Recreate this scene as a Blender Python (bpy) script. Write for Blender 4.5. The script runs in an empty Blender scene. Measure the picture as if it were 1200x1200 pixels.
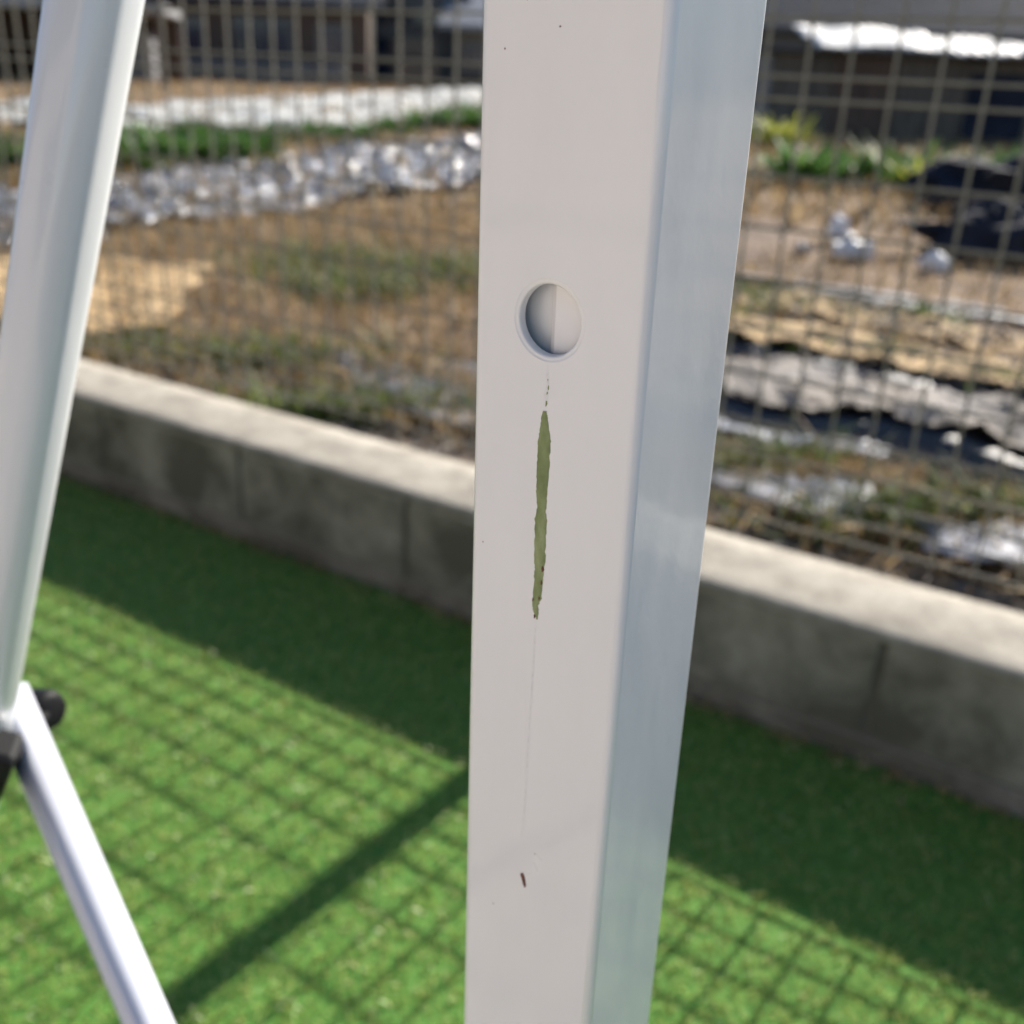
import bpy, math, random
import numpy as np
from mathutils import Vector, Matrix, noise

random.seed(7); rng = np.random.default_rng(7)
R = math.radians
sc = bpy.context.scene
col = sc.collection

# ------------------------------------------------------------------ camera
cd = bpy.data.cameras.new('camera'); cam = bpy.data.objects.new('camera', cd); col.objects.link(cam)
PITCH, ROLL, EYE = R(23.03), R(2.69), 0.8
fw = Vector((0, math.cos(PITCH), -math.sin(PITCH))); rt0 = Vector((1, 0, 0)); up0 = rt0.cross(fw)
rt = rt0*math.cos(ROLL) + up0*math.sin(ROLL); up = rt.cross(fw)
cam.matrix_world = Matrix(((rt.x, up.x, -fw.x, 0), (rt.y, up.y, -fw.y, 0), (rt.z, up.z, -fw.z, EYE), (0, 0, 0, 1)))
cd.sensor_width = 36; cd.lens = 36*1205/1200
cd.clip_start = 0.01; cd.clip_end = 2000
cd.dof.use_dof = True; cd.dof.focus_distance = 0.186; cd.dof.aperture_fstop = 15.5
sc.camera = cam

# ------------------------------------------------------------------ world, sun, exposure
SUN_EL, SUN_AZ = R(30.6), R(36.0)          # azimuth clockwise from +Y
w = bpy.data.worlds.new('World'); sc.world = w; w.use_nodes = True
nt = w.node_tree; bg = nt.nodes['Background']
sky = nt.nodes.new('ShaderNodeTexSky'); sky.sky_type = 'NISHITA'; sky.sun_disc = False
sky.sun_elevation = SUN_EL; sky.sun_rotation = SUN_AZ
nt.links.new(sky.outputs[0], bg.inputs[0]); bg.inputs[1].default_value = 0.075
sky.ozone_density = 3.2; sky.dust_density = 0.3
sl = bpy.data.lights.new('sun', 'SUN'); so = bpy.data.objects.new('sun', sl); col.objects.link(so)
sl.energy = 5.0; sl.angle = R(0.53); sl.color = (1.0, 0.93, 0.83)
sdir = Vector((math.cos(SUN_EL)*math.sin(SUN_AZ), math.cos(SUN_EL)*math.cos(SUN_AZ), math.sin(SUN_EL)))
so.rotation_euler = sdir.to_track_quat('Z', 'Y').to_euler(); so.location = (0, 0, 30)
vs = sc.view_settings; vs.view_transform = 'Standard'; vs.look = 'None'; vs.gamma = 1; vs.use_curve_mapping = False
vs.exposure = 1.1
sc.render.engine = 'CYCLES'
sc.cycles.use_denoising = True
sc.cycles.max_bounces = 5; sc.cycles.diffuse_bounces = 3; sc.cycles.glossy_bounces = 3; sc.cycles.transmission_bounces = 3
sc.cycles.sample_clamp_indirect = 6

# ------------------------------------------------------------------ helpers
def tag(o, label=None, cat=None, group=None, kind=None):
    if label: o['label'] = label
    if cat: o['category'] = cat
    if group: o['group'] = group
    if kind: o['kind'] = kind
    return o
def empty(name, loc=(0, 0, 0), rz=0):
    o = bpy.data.objects.new(name, None); col.objects.link(o); o.location = loc; o.rotation_euler = (0, 0, rz)
    o.empty_display_size = 0.05
    return o
def link(name, me, mat=None, parent=None, smooth=False):
    if mat and not me.materials: me.materials.append(mat)
    if smooth: me.polygons.foreach_set('use_smooth', [True]*len(me.polygons))
    o = bpy.data.objects.new(name, me); col.objects.link(o); o.parent = parent
    return o
def mesh(name, v, f):
    me = bpy.data.meshes.new(name); me.from_pydata([tuple(p) for p in v], [], f); me.update(); return me
def np_mesh(name, verts, loops, starts, totals):
    me = bpy.data.meshes.new(name)
    me.vertices.add(len(verts)); me.vertices.foreach_set('co', verts.astype(np.float32).ravel())
    me.loops.add(len(loops)); me.loops.foreach_set('vertex_index', loops.astype(np.int32))
    me.polygons.add(len(starts)); me.polygons.foreach_set('loop_start', starts.astype(np.int32))
    me.polygons.foreach_set('loop_total', totals.astype(np.int32))
    me.update(calc_edges=True); me.validate(); return me
def arcs_smooth(o, lim=2e-5):
    me = o.data; ar = [p.area for p in me.polygons]; big = max(ar)*0.30
    for p in me.polygons: p.use_smooth = p.area < big
class MB:
    def __init__(s): s.v = []; s.f = []
    def box(s, x0, x1, y0, y1, z0, z1):
        b = len(s.v)
        s.v += [(x, y, z) for z in (z0, z1) for y in (y0, y1) for x in (x0, x1)]
        s.f += [tuple(b+i for i in q) for q in ((0,2,3,1),(4,5,7,6),(0,1,5,4),(2,6,7,3),(0,4,6,2),(1,3,7,5))]
        return s
    def poly(s, pts):
        b = len(s.v); s.v += list(pts); s.f.append(tuple(range(b, b+len(pts)))); return s
    def prism(s, pts, y0, y1):            # outline in xz, extruded along y
        b = len(s.v); k = len(pts)
        s.v += [(x, y0, z) for x, z in pts] + [(x, y1, z) for x, z in pts]
        s.f.append(tuple(range(b, b+k))); s.f.append(tuple(range(b+2*k-1, b+k-1, -1)))
        for i in range(k): j = (i+1) % k; s.f.append((b+i, b+k+i, b+k+j, b+j))
        return s
    def tube(s, pts, rad, seg=8, cap=True):
        rings = []
        for i, p in enumerate(pts):
            p = Vector(p); a = Vector(pts[max(0, i-1)]); c = Vector(pts[min(len(pts)-1, i+1)])
            t = (c-a).normalized(); x = t.orthogonal().normalized(); y = t.cross(x)
            if rings:                                    # keep the frame from twisting
                x = (px - t*px.dot(t)).normalized(); y = t.cross(x)
            px = x
            rr = rad[i] if isinstance(rad, (list, tuple)) else rad
            b = len(s.v); rings.append(b)
            for k in range(seg):
                an = 2*math.pi*k/seg; s.v.append(tuple(p + (x*math.cos(an)+y*math.sin(an))*rr))
        for a, b in zip(rings, rings[1:]):
            for k in range(seg): s.f.append((a+k, a+(k+1) % seg, b+(k+1) % seg, b+k))
        if cap:
            s.f.append(tuple(rings[0]+k for k in reversed(range(seg)))); s.f.append(tuple(rings[-1]+k for k in range(seg)))
        return s
    def mesh(s, name): return mesh(name, s.v, s.f)
    def build(s, name, mat, parent=None, smooth=False, bevel=0):
        o = link(name, s.mesh(name), mat, parent, smooth)
        if bevel:
            m = o.modifiers.new('bevel', 'BEVEL'); m.width = bevel; m.segments = 2; m.limit_method = 'ANGLE'
        return o

# ------------------------------------------------------------------ materials
def new_mat(name):
    m = bpy.data.materials.new(name); m.use_nodes = True; t = m.node_tree
    return m, t, t.nodes['Principled BSDF']
def ramp(t, stops, src, interp='LINEAR'):
    n = t.nodes.new('ShaderNodeValToRGB'); e = n.color_ramp.elements; n.color_ramp.interpolation = interp
    while len(e) < len(stops): e.new(0.5)
    for el, (p, c) in zip(e, stops): el.position = p; el.color = (*c, 1)
    t.links.new(src, n.inputs[0]); return n.outputs[0]
def nz(t, scale, detail=4, rough=0.55, coord='Object', stretch=None, dist=0):
    tc = t.nodes.new('ShaderNodeTexCoord'); n = t.nodes.new('ShaderNodeTexNoise')
    n.inputs['Scale'].default_value = scale; n.inputs['Detail'].default_value = detail; n.inputs['Roughness'].default_value = rough
    n.inputs['Distortion'].default_value = dist
    if coord == 'World':
        src = t.nodes.new('ShaderNodeNewGeometry').outputs['Position']
    else: src = tc.outputs[coord]
    if stretch:
        mp = t.nodes.new('ShaderNodeMapping'); mp.inputs['Scale'].default_value = stretch; t.links.new(src, mp.inputs[0]); src = mp.outputs[0]
    t.links.new(src, n.inputs['Vector']); return n.outputs['Fac']
def bump(t, b, h, strength, dist):
    n = t.nodes.new('ShaderNodeBump'); n.inputs['Strength'].default_value = strength; n.inputs['Distance'].default_value = dist
    t.links.new(h, n.inputs['Height']); t.links.new(n.outputs[0], b.inputs['Normal'])
def noisy(name, stops, scale=5, rough=0.8, bmp=0.3, bscale=40, bdist=0.01, detail=5, spec=None, stretch=None, metallic=0):
    m, t, b = new_mat(name)
    t.links.new(ramp(t, stops, nz(t, scale, detail, stretch=stretch)), b.inputs['Base Color'])
    b.inputs['Roughness'].default_value = rough; b.inputs['Metallic'].default_value = metallic
    if spec is not None: b.inputs['Specular IOR Level'].default_value = spec
    if bmp: bump(t, b, nz(t, bscale, 4), bmp, bdist)
    return m
def flat(name, c, rough=0.6, metallic=0):
    m, t, b = new_mat(name)
    t.links.new(ramp(t, [(0.3, tuple(v*0.88 for v in c)), (0.7, c)], nz(t, 6)), b.inputs['Base Color'])
    b.inputs['Roughness'].default_value = rough; b.inputs['Metallic'].default_value = metallic
    return m
def blade_mat(name, stops, rough=0.5, trans=0.35, spec=0.5):
    m, t, b = new_mat(name)
    a = t.nodes.new('ShaderNodeAttribute'); a.attribute_name = 'tint'
    c = ramp(t, stops, a.outputs['Fac'])
    t.links.new(c, b.inputs['Base Color']); b.inputs['Roughness'].default_value = rough
    b.inputs['Specular IOR Level'].default_value = spec
    tr = t.nodes.new('ShaderNodeBsdfTranslucent'); t.links.new(c, tr.inputs[0])
    mx = t.nodes.new('ShaderNodeMixShader'); mx.inputs[0].default_value = trans
    t.links.new(b.outputs[0], mx.inputs[1]); t.links.new(tr.outputs[0], mx.inputs[2])
    t.links.new(mx.outputs[0], t.nodes['Material Output'].inputs[0])
    return m
# white powder coat: slight orange peel, a few faint rubs
def paint(name, base=(0.80, 0.785, 0.77), rough=0.3, peel=0.05):
    m, t, b = new_mat(name)
    c = ramp(t, [(0.1, tuple(v*0.90 for v in base)), (0.9, tuple(min(0.85, v*1.03) for v in base))], nz(t, 30, 6, 0.62, stretch=(1, 1, 0.3)))
    # dust and hairline rubs running down the tube
    sc_ = ramp(t, [(0.0, (1, 1, 1)), (0.66, (1, 1, 1)), (0.80, (0.90, 0.885, 0.87))], nz(t, 90, 6, 0.75, stretch=(6, 6, 0.25)))
    mx = t.nodes.new('ShaderNodeMix'); mx.data_type = 'RGBA'; mx.blend_type = 'MULTIPLY'; mx.inputs[0].default_value = 0.5
    t.links.new(c, mx.inputs[6]); t.links.new(sc_, mx.inputs[7]); t.links.new(mx.outputs[2], b.inputs['Base Color'])
    rr = ramp(t, [(0.1, (rough*0.8,)*3), (0.9, (rough*1.25,)*3)], nz(t, 40, 5)); t.links.new(rr, b.inputs['Roughness'])
    b.inputs['Coat Weight'].default_value = 0.65; b.inputs['Coat Roughness'].default_value = 0.05
    # orange peel over a slow ripple of the sheet
    n1 = t.nodes.new('ShaderNodeBump'); n1.inputs['Strength'].default_value = 0.5; n1.inputs['Distance'].default_value = 0.0009
    t.links.new(nz(t, 38, 2, 0.4, stretch=(1, 1, 0.5)), n1.inputs['Height'])
    n2 = t.nodes.new('ShaderNodeBump'); n2.inputs['Strength'].default_value = peel; n2.inputs['Distance'].default_value = 0.0003
    t.links.new(nz(t, 650, 2, 0.5), n2.inputs['Height']); t.links.new(n1.outputs[0], n2.inputs['Normal'])
    t.links.new(n2.outputs[0], b.inputs['Normal']); t.links.new(n2.outputs[0], b.inputs['Coat Normal'])
    return m
M = {}
M['paint'] = paint('white_powder_coat')
M['paint_bar'] = paint('white_powder_coat_bar', (0.69, 0.70, 0.70), 0.3, 0.04)
M['paint_brace'] = paint('skylit_white_coat', (0.62, 0.635, 0.70), 0.32, 0.06)  # white coat darkened and blued to stand in for skylight on the brace
M['black_plastic'] = noisy('black_plastic', [(0.3, (0.006, 0.006, 0.007)), (0.7, (0.014, 0.014, 0.015))], 60, 0.55, 0.2, 300, 0.0003, spec=0.15)
M['algae'] = noisy('green_algae', [(0.25, (0.14, 0.17, 0.065)), (0.5, (0.235, 0.275, 0.115)), (0.75, (0.36, 0.395, 0.20))], 420, 0.85, 0.6, 1500, 0.0004, 8, stretch=(1, 1, 0.35))
M['grime'] = noisy('faint_grime', [(0.35, (0.72, 0.70, 0.675)), (0.6, (0.79, 0.775, 0.76))], 900, 0.6, 0)
M['rust'] = noisy('brown_speck', [(0.3, (0.085, 0.026, 0.016)), (0.7, (0.19, 0.065, 0.04))], 900, 0.8, 0)
# concrete: grey with dark mould and water streaks
def concrete(name, lo, hi, mould):
    m, t, b = new_mat(name)
    c1 = ramp(t, [(0.3, lo), (0.7, hi)], nz(t, 17, 8, 0.72, 'World'))
    st = ramp(t, [(0.38, (0.22, 0.22, 0.22)), (0.60, (0.97, 0.97, 0.97))], nz(t, 7, 8, 0.68, 'World', (1, 1, 1), 0.4))
    mx = t.nodes.new('ShaderNodeMix'); mx.data_type = 'RGBA'
    # mould clings to the upright faces: weight by the true normal's slope
    g = t.nodes.new('ShaderNodeNewGeometry'); sx = t.nodes.new('ShaderNodeSeparateXYZ'); t.links.new(g.outputs['True Normal'], sx.inputs[0])
    s1 = t.nodes.new('ShaderNodeMath'); s1.operation = 'ABSOLUTE'; t.links.new(sx.outputs[2], s1.inputs[0])
    s2 = t.nodes.new('ShaderNodeMath'); s2.operation = 'SUBTRACT'; s2.inputs[0].default_value = 1.0; t.links.new(s1.outputs[0], s2.inputs[1])
    s3 = t.nodes.new('ShaderNodeMath'); s3.operation = 'MULTIPLY'; t.links.new(s2.outputs[0], s3.inputs[0]); t.links.new(st, s3.inputs[1])
    t.links.new(s3.outputs[0], mx.inputs[0]); t.links.new(c1, mx.inputs[6]); mx.inputs[7].default_value = (*mould, 1)
    t.links.new(mx.outputs[2], b.inputs['Base Color']); b.inputs['Roughness'].default_value = 0.9
    b.inputs['Specular IOR Level'].default_value = 0.25
    bump(t, b, nz(t, 90, 6, 0.75), 0.8, 0.006)
    return m
M['block'] = concrete('concrete_block', (0.25, 0.23, 0.185), (0.44, 0.41, 0.345), (0.105, 0.098, 0.074))
M['coping'] = concrete('concrete_coping', (0.25, 0.225, 0.185), (0.52, 0.475, 0.40), (0.12, 0.11, 0.085))
M['footing'] = concrete('concrete_footing', (0.24, 0.215, 0.18), (0.34, 0.305, 0.255), (0.12, 0.105, 0.08))
M['mortar'] = noisy('mortar', [(0.3, (0.06, 0.055, 0.042)), (0.7, (0.11, 0.10, 0.08))], 30, 0.95, 0.5, 150, 0.003)
M['wire'] = noisy('fence_wire', [(0.3, (0.17, 0.15, 0.12)), (0.7, (0.24, 0.215, 0.175))], 40, 0.6, 0)
M['fence_post'] = noisy('fence_post', [(0.3, (0.09, 0.08, 0.065)), (0.7, (0.13, 0.115, 0.095))], 20, 0.5, 0)
M['turf'] = blade_mat('artificial_grass', [(0, (0.09, 0.19, 0.025)), (0.5, (0.37, 0.43, 0.115)), (0.8, (0.53, 0.555, 0.20)), (1.0, (0.58, 0.59, 0.27))], 0.38, 0.45, 0.5)
M['added_asphalt'] = noisy('added_asphalt', [(0.3, (0.07, 0.066, 0.068)), (0.7, (0.11, 0.104, 0.106))], 30, 0.9, 0.5, 200, 0.004)
M['bounce_slab'] = concrete('bounce_slab_concrete', (0.60, 0.525, 0.465), (0.70, 0.615, 0.55), (0.2, 0.18, 0.16))
M['turf_back'] = noisy('turf_backing', [(0.3, (0.06, 0.18, 0.02)), (0.7, (0.11, 0.26, 0.035))], 60, 0.9, 0.5, 300, 0.01)
M['soil'] = noisy('field_soil', [(0.22, (0.07, 0.045, 0.03)), (0.42, (0.17, 0.11, 0.068)), (0.58, (0.25, 0.165, 0.095)), (0.75, (0.34, 0.245, 0.145))], 1.1, 0.95, 0.8, 18, 0.05, 9)
M['straw'] = noisy('dry_straw', [(0.30, (0.20, 0.125, 0.065)), (0.42, (0.46, 0.31, 0.15)), (0.6, (0.66, 0.46, 0.24)), (0.8, (0.76, 0.56, 0.32))], 7, 0.9, 0.8, 60, 0.03, 7)
M['dry'] = blade_mat('dry_grass', [(0, (0.13, 0.08, 0.04)), (0.5, (0.34, 0.235, 0.115)), (1, (0.58, 0.44, 0.25))], 0.7, 0.25, 0.2)
M['litter'] = blade_mat('grey_litter', [(0, (0.10, 0.085, 0.07)), (0.5, (0.24, 0.205, 0.165)), (0.9, (0.40, 0.35, 0.29)), (1, (0.55, 0.5, 0.44))], 0.8, 0.15, 0.2)
M['weed'] = blade_mat('green_weeds', [(0, (0.045, 0.075, 0.02)), (0.6, (0.12, 0.17, 0.045)), (1, (0.25, 0.28, 0.09))], 0.6, 0.35, 0.3)
M['leaf'] = blade_mat('vegetable_leaf', [(0, (0.035, 0.085, 0.022)), (0.6, (0.08, 0.17, 0.04)), (1, (0.17, 0.26, 0.07))], 0.6, 0.4, 0.25)
M['leaf_yellow'] = blade_mat('yellow_leaf', [(0, (0.2, 0.24, 0.04)), (0.6, (0.38, 0.40, 0.07)), (1, (0.5, 0.5, 0.14))], 0.6, 0.4, 0.2)
def film(name, stops, rough, scale=3, spec=0.8, bs=0.7):
    m, t, b = new_mat(name)
    t.links.new(ramp(t, stops, nz(t, scale, 6, 0.6)), b.inputs['Base Color'])
    b.inputs['Roughness'].default_value = rough; b.inputs['Specular IOR Level'].default_value = spec
    bump(t, b, nz(t, 26, 5, 0.7), bs, 0.02)
    return m
M['silver'] = film('silver_film', [(0.34, (0.07, 0.058, 0.048)), (0.46, (0.14, 0.138, 0.14)), (0.58, (0.26, 0.265, 0.285)), (0.74, (0.68, 0.68, 0.70))], 0.2, 4.5)
M['white_film'] = film('white_film', [(0.36, (0.20, 0.17, 0.12)), (0.47, (0.42, 0.41, 0.37)), (0.66, (0.8, 0.79, 0.73))], 0.5, 1.8, 0.4)
M['grey_film'] = film('dusty_film', [(0.28, (0.14, 0.105, 0.075)), (0.48, (0.27, 0.235, 0.20)), (0.60, (0.21, 0.185, 0.165)), (0.75, (0.36, 0.335, 0.32))], 0.7, 6, 0.15)
M['blue_film'] = film('pale_blue_film', [(0.3, (0.17, 0.165, 0.17)), (0.5, (0.19, 0.205, 0.245)), (0.85, (0.31, 0.34, 0.42))], 0.5, 4, 0.3, 0.15)
M['slate_film'] = film('slate_film', [(0.3, (0.08, 0.085, 0.10)), (0.6, (0.20, 0.215, 0.25)), (0.85, (0.30, 0.32, 0.37))], 0.5, 5, 0.25)
M['black_film'] = film('black_film', [(0.3, (0.008, 0.009, 0.012)), (0.7, (0.02, 0.022, 0.03))], 0.4, 5)
M['bag'] = film('white_plastic_bag', [(0.3, (0.7, 0.7, 0.72)), (0.7, (0.86, 0.86, 0.87))], 0.4, 8)
M['navy'] = film('navy_tarp_and_shade', [(0.3, (0.010, 0.013, 0.022)), (0.7, (0.025, 0.03, 0.048))], 0.85, 2)
M['navy'].node_tree.nodes['Principled BSDF'].inputs['Specular IOR Level'].default_value = 0.15
M['roof_white'] = noisy('white_roof_sheet', [(0.3, (0.5, 0.48, 0.44)), (0.7, (0.68, 0.66, 0.62))], 1.5, 0.5, 0.2, 12, 0.02)
M['plank'] = noisy('weathered_plank', [(0.3, (0.055, 0.045, 0.036)), (0.7, (0.14, 0.115, 0.09))], 4, 0.9, 0.4, 30, 0.01, stretch=(6, 6, 0.6))
M['plank_grey'] = noisy('grey_sheet', [(0.3, (0.10, 0.10, 0.105)), (0.7, (0.2, 0.2, 0.21))], 3, 0.7, 0.2, 20, 0.01)
M['glass'] = flat('dark_glass', (0.02, 0.028, 0.05), 0.1)
M['frame'] = flat('window_frame', (0.12, 0.115, 0.105), 0.5)
M['stucco'] = noisy('stucco', [(0.3, (0.14, 0.115, 0.09)), (0.7, (0.20, 0.165, 0.13))], 2, 0.9, 0.3, 40, 0.01)
M['stucco_grey'] = noisy('grey_stucco', [(0.3, (0.10, 0.097, 0.097)), (0.7, (0.16, 0.155, 0.152))], 2, 0.9, 0.3, 40, 0.01)
M['pink'] = noisy('pink_stucco', [(0.3, (0.42, 0.29, 0.25)), (0.7, (0.52, 0.37, 0.33))], 2, 0.9, 0.2, 40, 0.01)
M['timber'] = noisy('dark_timber', [(0.3, (0.05, 0.032, 0.024)), (0.7, (0.11, 0.07, 0.05))], 3, 0.85, 0.3, 30, 0.01, stretch=(4, 4, 0.6))
M['tile'] = noisy('roof_tile', [(0.3, (0.05, 0.05, 0.055)), (0.7, (0.09, 0.09, 0.098))], 2.5, 0.85, 0.5, 9, 0.05, spec=0.15)
M['tile_light'] = noisy('pale_roof_tile', [(0.3, (0.2, 0.2, 0.205)), (0.7, (0.3, 0.3, 0.305))], 2.5, 0.5, 0.5, 9, 0.05)
M['blue'] = flat('blue_plastic', (0.03, 0.08, 0.3), 0.4)
M['hill'] = noisy('wooded_hill', [(0.3, (0.03, 0.045, 0.02)), (0.7, (0.09, 0.1, 0.05))], 0.15, 0.95, 0.8, 0.6, 1.0)
M['stem'] = flat('dry_stem', (0.34, 0.24, 0.12), 0.8)

# ------------------------------------------------------------------ layout frame of the wall
TH = R(-31.5)
N = Vector((math.cos(TH), math.sin(TH), 0)); MM = Vector((-N.y, N.x, 0))      # along the wall, away from the yard
CW, WALL_H, WALL_T, FOFF = 1.1912, 0.191, 0.165, 0.09
def WP(a, d, z=0): return N*a + MM*d + Vector((0, 0, z))
def terr(x, y):
    d = x*MM.x + y*MM.y
    if d < CW + 0.10: return -0.30
    z = -0.12 + 0.009*max(0, min(y, 60)-3)
    k = min(1, (d-CW-0.1)/0.6)
    z += k*(0.05*noise.noise((x*0.7, y*0.7, 1.3)) + 0.03*noise.noise((x*2.3, y*2.3, 5.1)))
    return z

# ------------------------------------------------------------------ the ground
def spread(lo, hi, near, step, grow):
    out = [near]; s = step
    while out[-1] < hi: out.append(out[-1]+s); s *= grow
    a = [near]; s = step
    while a[-1] > lo: a.append(a[-1]-s); s *= grow
    return sorted(set(a[1:]+out))
xs = spread(-500, 500, 0.0, 0.07, 1.035); ys = spread(-60, 700, 3.0, 0.07, 1.035)
verts = [(x, y, terr(x, y)) for y in ys for x in xs]; nx = len(xs)
faces = [(j*nx+i, j*nx+i+1, (j+1)*nx+i+1, (j+1)*nx+i) for j in range(len(ys)-1) for i in range(nx-1)]
tag(link('field_soil', mesh('field_soil', verts, faces), M['soil'], smooth=True), kind='structure')
yb = MB(); yb.v = [tuple(WP(a, d, 0)) for a, d in ((-9, -0.2), (0.8, -0.2), (0.8, CW+0.02), (-9, CW+0.02))]; yb.f = [(0, 1, 2, 3)]
tag(yb.build('lawn_base', M['turf_back']), kind='structure')

tr = MB().box(-9, 0.8, -8, -0.2, -0.3, 0.02); tr.v = [tuple(WP(p[0], p[1], p[2])) for p in tr.v]  # unseen pale slab added behind the viewer to bounce light onto the post
tag(tr.build('bounce_slab', M['bounce_slab'], bevel=0.006), kind='structure')
def blades(name, P, hgt, wid, lean, mat, curl=0.5, up_w=1.0):
    n = len(P)
    az = rng.uniform(0, 2*np.pi, n); la = rng.uniform(0, 2*np.pi, n)
    side = np.stack([np.cos(az), np.sin(az), np.zeros(n)], 1)*(wid*0.5*rng.uniform(0.7, 1.3, n))[:, None]
    ln = np.stack([np.cos(la), np.sin(la), np.zeros(n)], 1)*(lean*hgt*rng.uniform(0.2, 1.3, n))[:, None]
    z = np.zeros((n, 3)); z[:, 2] = hgt*up_w
    V = np.empty((n, 5, 3))
    V[:, 0] = P-side; V[:, 1] = P+side
    mid = P + ln*0.4 + z*0.6
    V[:, 2] = mid+side*0.8; V[:, 3] = mid-side*0.8; V[:, 4] = P + ln*(1+curl) + z*rng.uniform(0.75, 1.05, n)[:, None]
    b = (np.arange(n)*5)[:, None]
    L = np.concatenate([b+np.array([[0, 1, 2, 3]]), b+np.array([[3, 2, 4]])], 1).ravel()
    st = np.stack([np.arange(n)*7, np.arange(n)*7+4], 1).ravel(); to = np.tile([4, 3], n)
    me = np_mesh(name, V.reshape(-1, 3), L, st, to)
    at = me.attributes.new('tint', 'FLOAT', 'POINT')
    tv = np.clip(rng.normal(0.48, 0.24, n), 0, 1); at.data.foreach_set('value', np.repeat(tv, 5).astype(np.float32))
    o = link(name, me, mat); return o
# artificial grass: blades over the part of the yard in reach of the view
n = 200000
a = rng.uniform(-2.7, 0.8, n); d = CW - 0.004 - rng.uniform(0, 1, n)*1.36
P = np.outer(a, np.array(N)) + np.outer(d, np.array(MM))
hh = rng.uniform(0.003, 0.009, n)
tag(blades('artificial_grass', P, hh, np.full(n, 0.0019), 1.1, M['turf']), 'short bright green artificial grass in front of the block wall', 'grass', kind='stuff')

dv = MB(); dv.v = [tuple(WP(a, d, 0.0)) for a, d in ((0.8, -8), (9, -8), (9, CW+0.02), (0.8, CW+0.02), (0.8, -0.2))]; dv.f = [(0, 1, 2, 3, 4)]
tag(dv.build('added_dark_paving', M['added_asphalt']), kind='structure')  # unseen dark paving, added to keep green bounce off the post's right face
# ------------------------------------------------------------------ low block wall
wall = empty('block_wall'); wall.location = WP(0, CW); wall.rotation_euler = (0, 0, TH)
tag(wall, 'low grey concrete block wall with mould stains along the lawn', 'wall')
PB = 0.3725; J0 = -0.18
bm_variants = []
for k in range(4):
    q = MB(); x1 = PB-0.008; nxs, z0 = 6, 0.035
    top = [WALL_H + rng.uniform(-0.0012, 0.0012) for _ in range(2)]
    q.box(0, x1, 0, WALL_T, z0, WALL_H-0.0165); bm_variants.append(q.mesh('block'))
for k in range(-9, 9):
    me = bm_variants[k % 4].copy()
    o = link('block', me, M['block'], wall); o.location = (J0 + k*PB, rng.uniform(-0.0012, 0.0012), 0)
    m = o.modifiers.new('bevel', 'BEVEL'); m.width = 0.006; m.segments = 3; m.limit_method = 'ANGLE'
x0, x1 = J0-9*PB, J0+9*PB
MB().box(x0, x1, 0.004, WALL_T-0.004, -0.02, WALL_H-0.008).build('mortar', M['mortar'], wall)
cv = []; cf = []; nc = 150
for i in range(nc+1):
    xx = x0+(x1-x0)*i/nc; e1 = 0.0025*noise.noise((xx*9, 1, 1))+0.0015*noise.noise((xx*40, 2, 1)); e2 = 0.0012*noise.noise((xx*12, 7, 1))
    for yy, zz in ((0.002, WALL_H-0.0155), (-0.003+e1, WALL_H-0.013), (-0.002+e1, WALL_H-0.005), (0.004+e1, WALL_H-0.001+e2), (0.03, WALL_H+0.0005+e2), (WALL_T*0.6, WALL_H+0.001-e2), (WALL_T-0.006, WALL_H), (WALL_T+0.001, WALL_H-0.006), (WALL_T, WALL_H-0.0155)): cv.append((xx, yy, zz))
for i in range(nc):
    for j in range(9): b0 = i*9; cf.append((b0+j, b0+9+j, b0+9+(j+1) % 9, b0+(j+1) % 9))
link('coping', mesh('coping', cv, cf), M['coping'], wall, smooth=True)
MB().box(x0-0.01, x1+0.01, 0.0012, WALL_T+0.01, -0.35, 0.0335).build('footing', M['footing'], wall, bevel=0.003)

# ------------------------------------------------------------------ mesh fence on the wall
fence = empty('mesh_fence'); fence.location = WP(0, CW+FOFF); fence.rotation_euler = (0, 0, TH)
tag(fence, 'dark grey welded wire mesh fence standing on the block wall', 'fence')
def prof(z):                                     # the panel's stiffening fold
    return 0.0
vz = [0.248, 0.6, 1.02]
vw = MB().tube([(0, prof(z), z) for z in vz], 0.0023, 6).mesh('wire')
for k in range(-52, 34):
    link('wire', vw, M['wire'], fence, smooth=False).location = (-0.412+0.05*k, 0, 0)
hz = [0.254, 0.283, 0.312, 0.346, 0.389, 0.452, 0.514, 0.575, 0.638, 0.700, 0.787, 0.812, 0.875, 0.938, 1.012]
L0, L1 = -0.412-52.4*0.05, -0.412+33.4*0.05
hw = MB().tube([(L0, 0, 0), (L1, 0, 0)], 0.0023, 6).mesh('wire')
for z in hz: link('wire', hw, M['wire'], fence).location = (0, prof(z)+0.0046, z)
pm = MB().tube([(0, 0, 0.15), (0, 0, 1.04)], 0.019, 20).mesh('post')
for x in (-2.536, -0.536, 1.464):
    p = link('post', pm, M['fence_post'], fence, smooth=False); p.location = (x, 0.028, 0)
    c = MB().tube([(0, 0, 1.0405), (0, 0, 1.055)], [0.021, 0.012], 20).build('cap', M['fence_post'], p)

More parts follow.
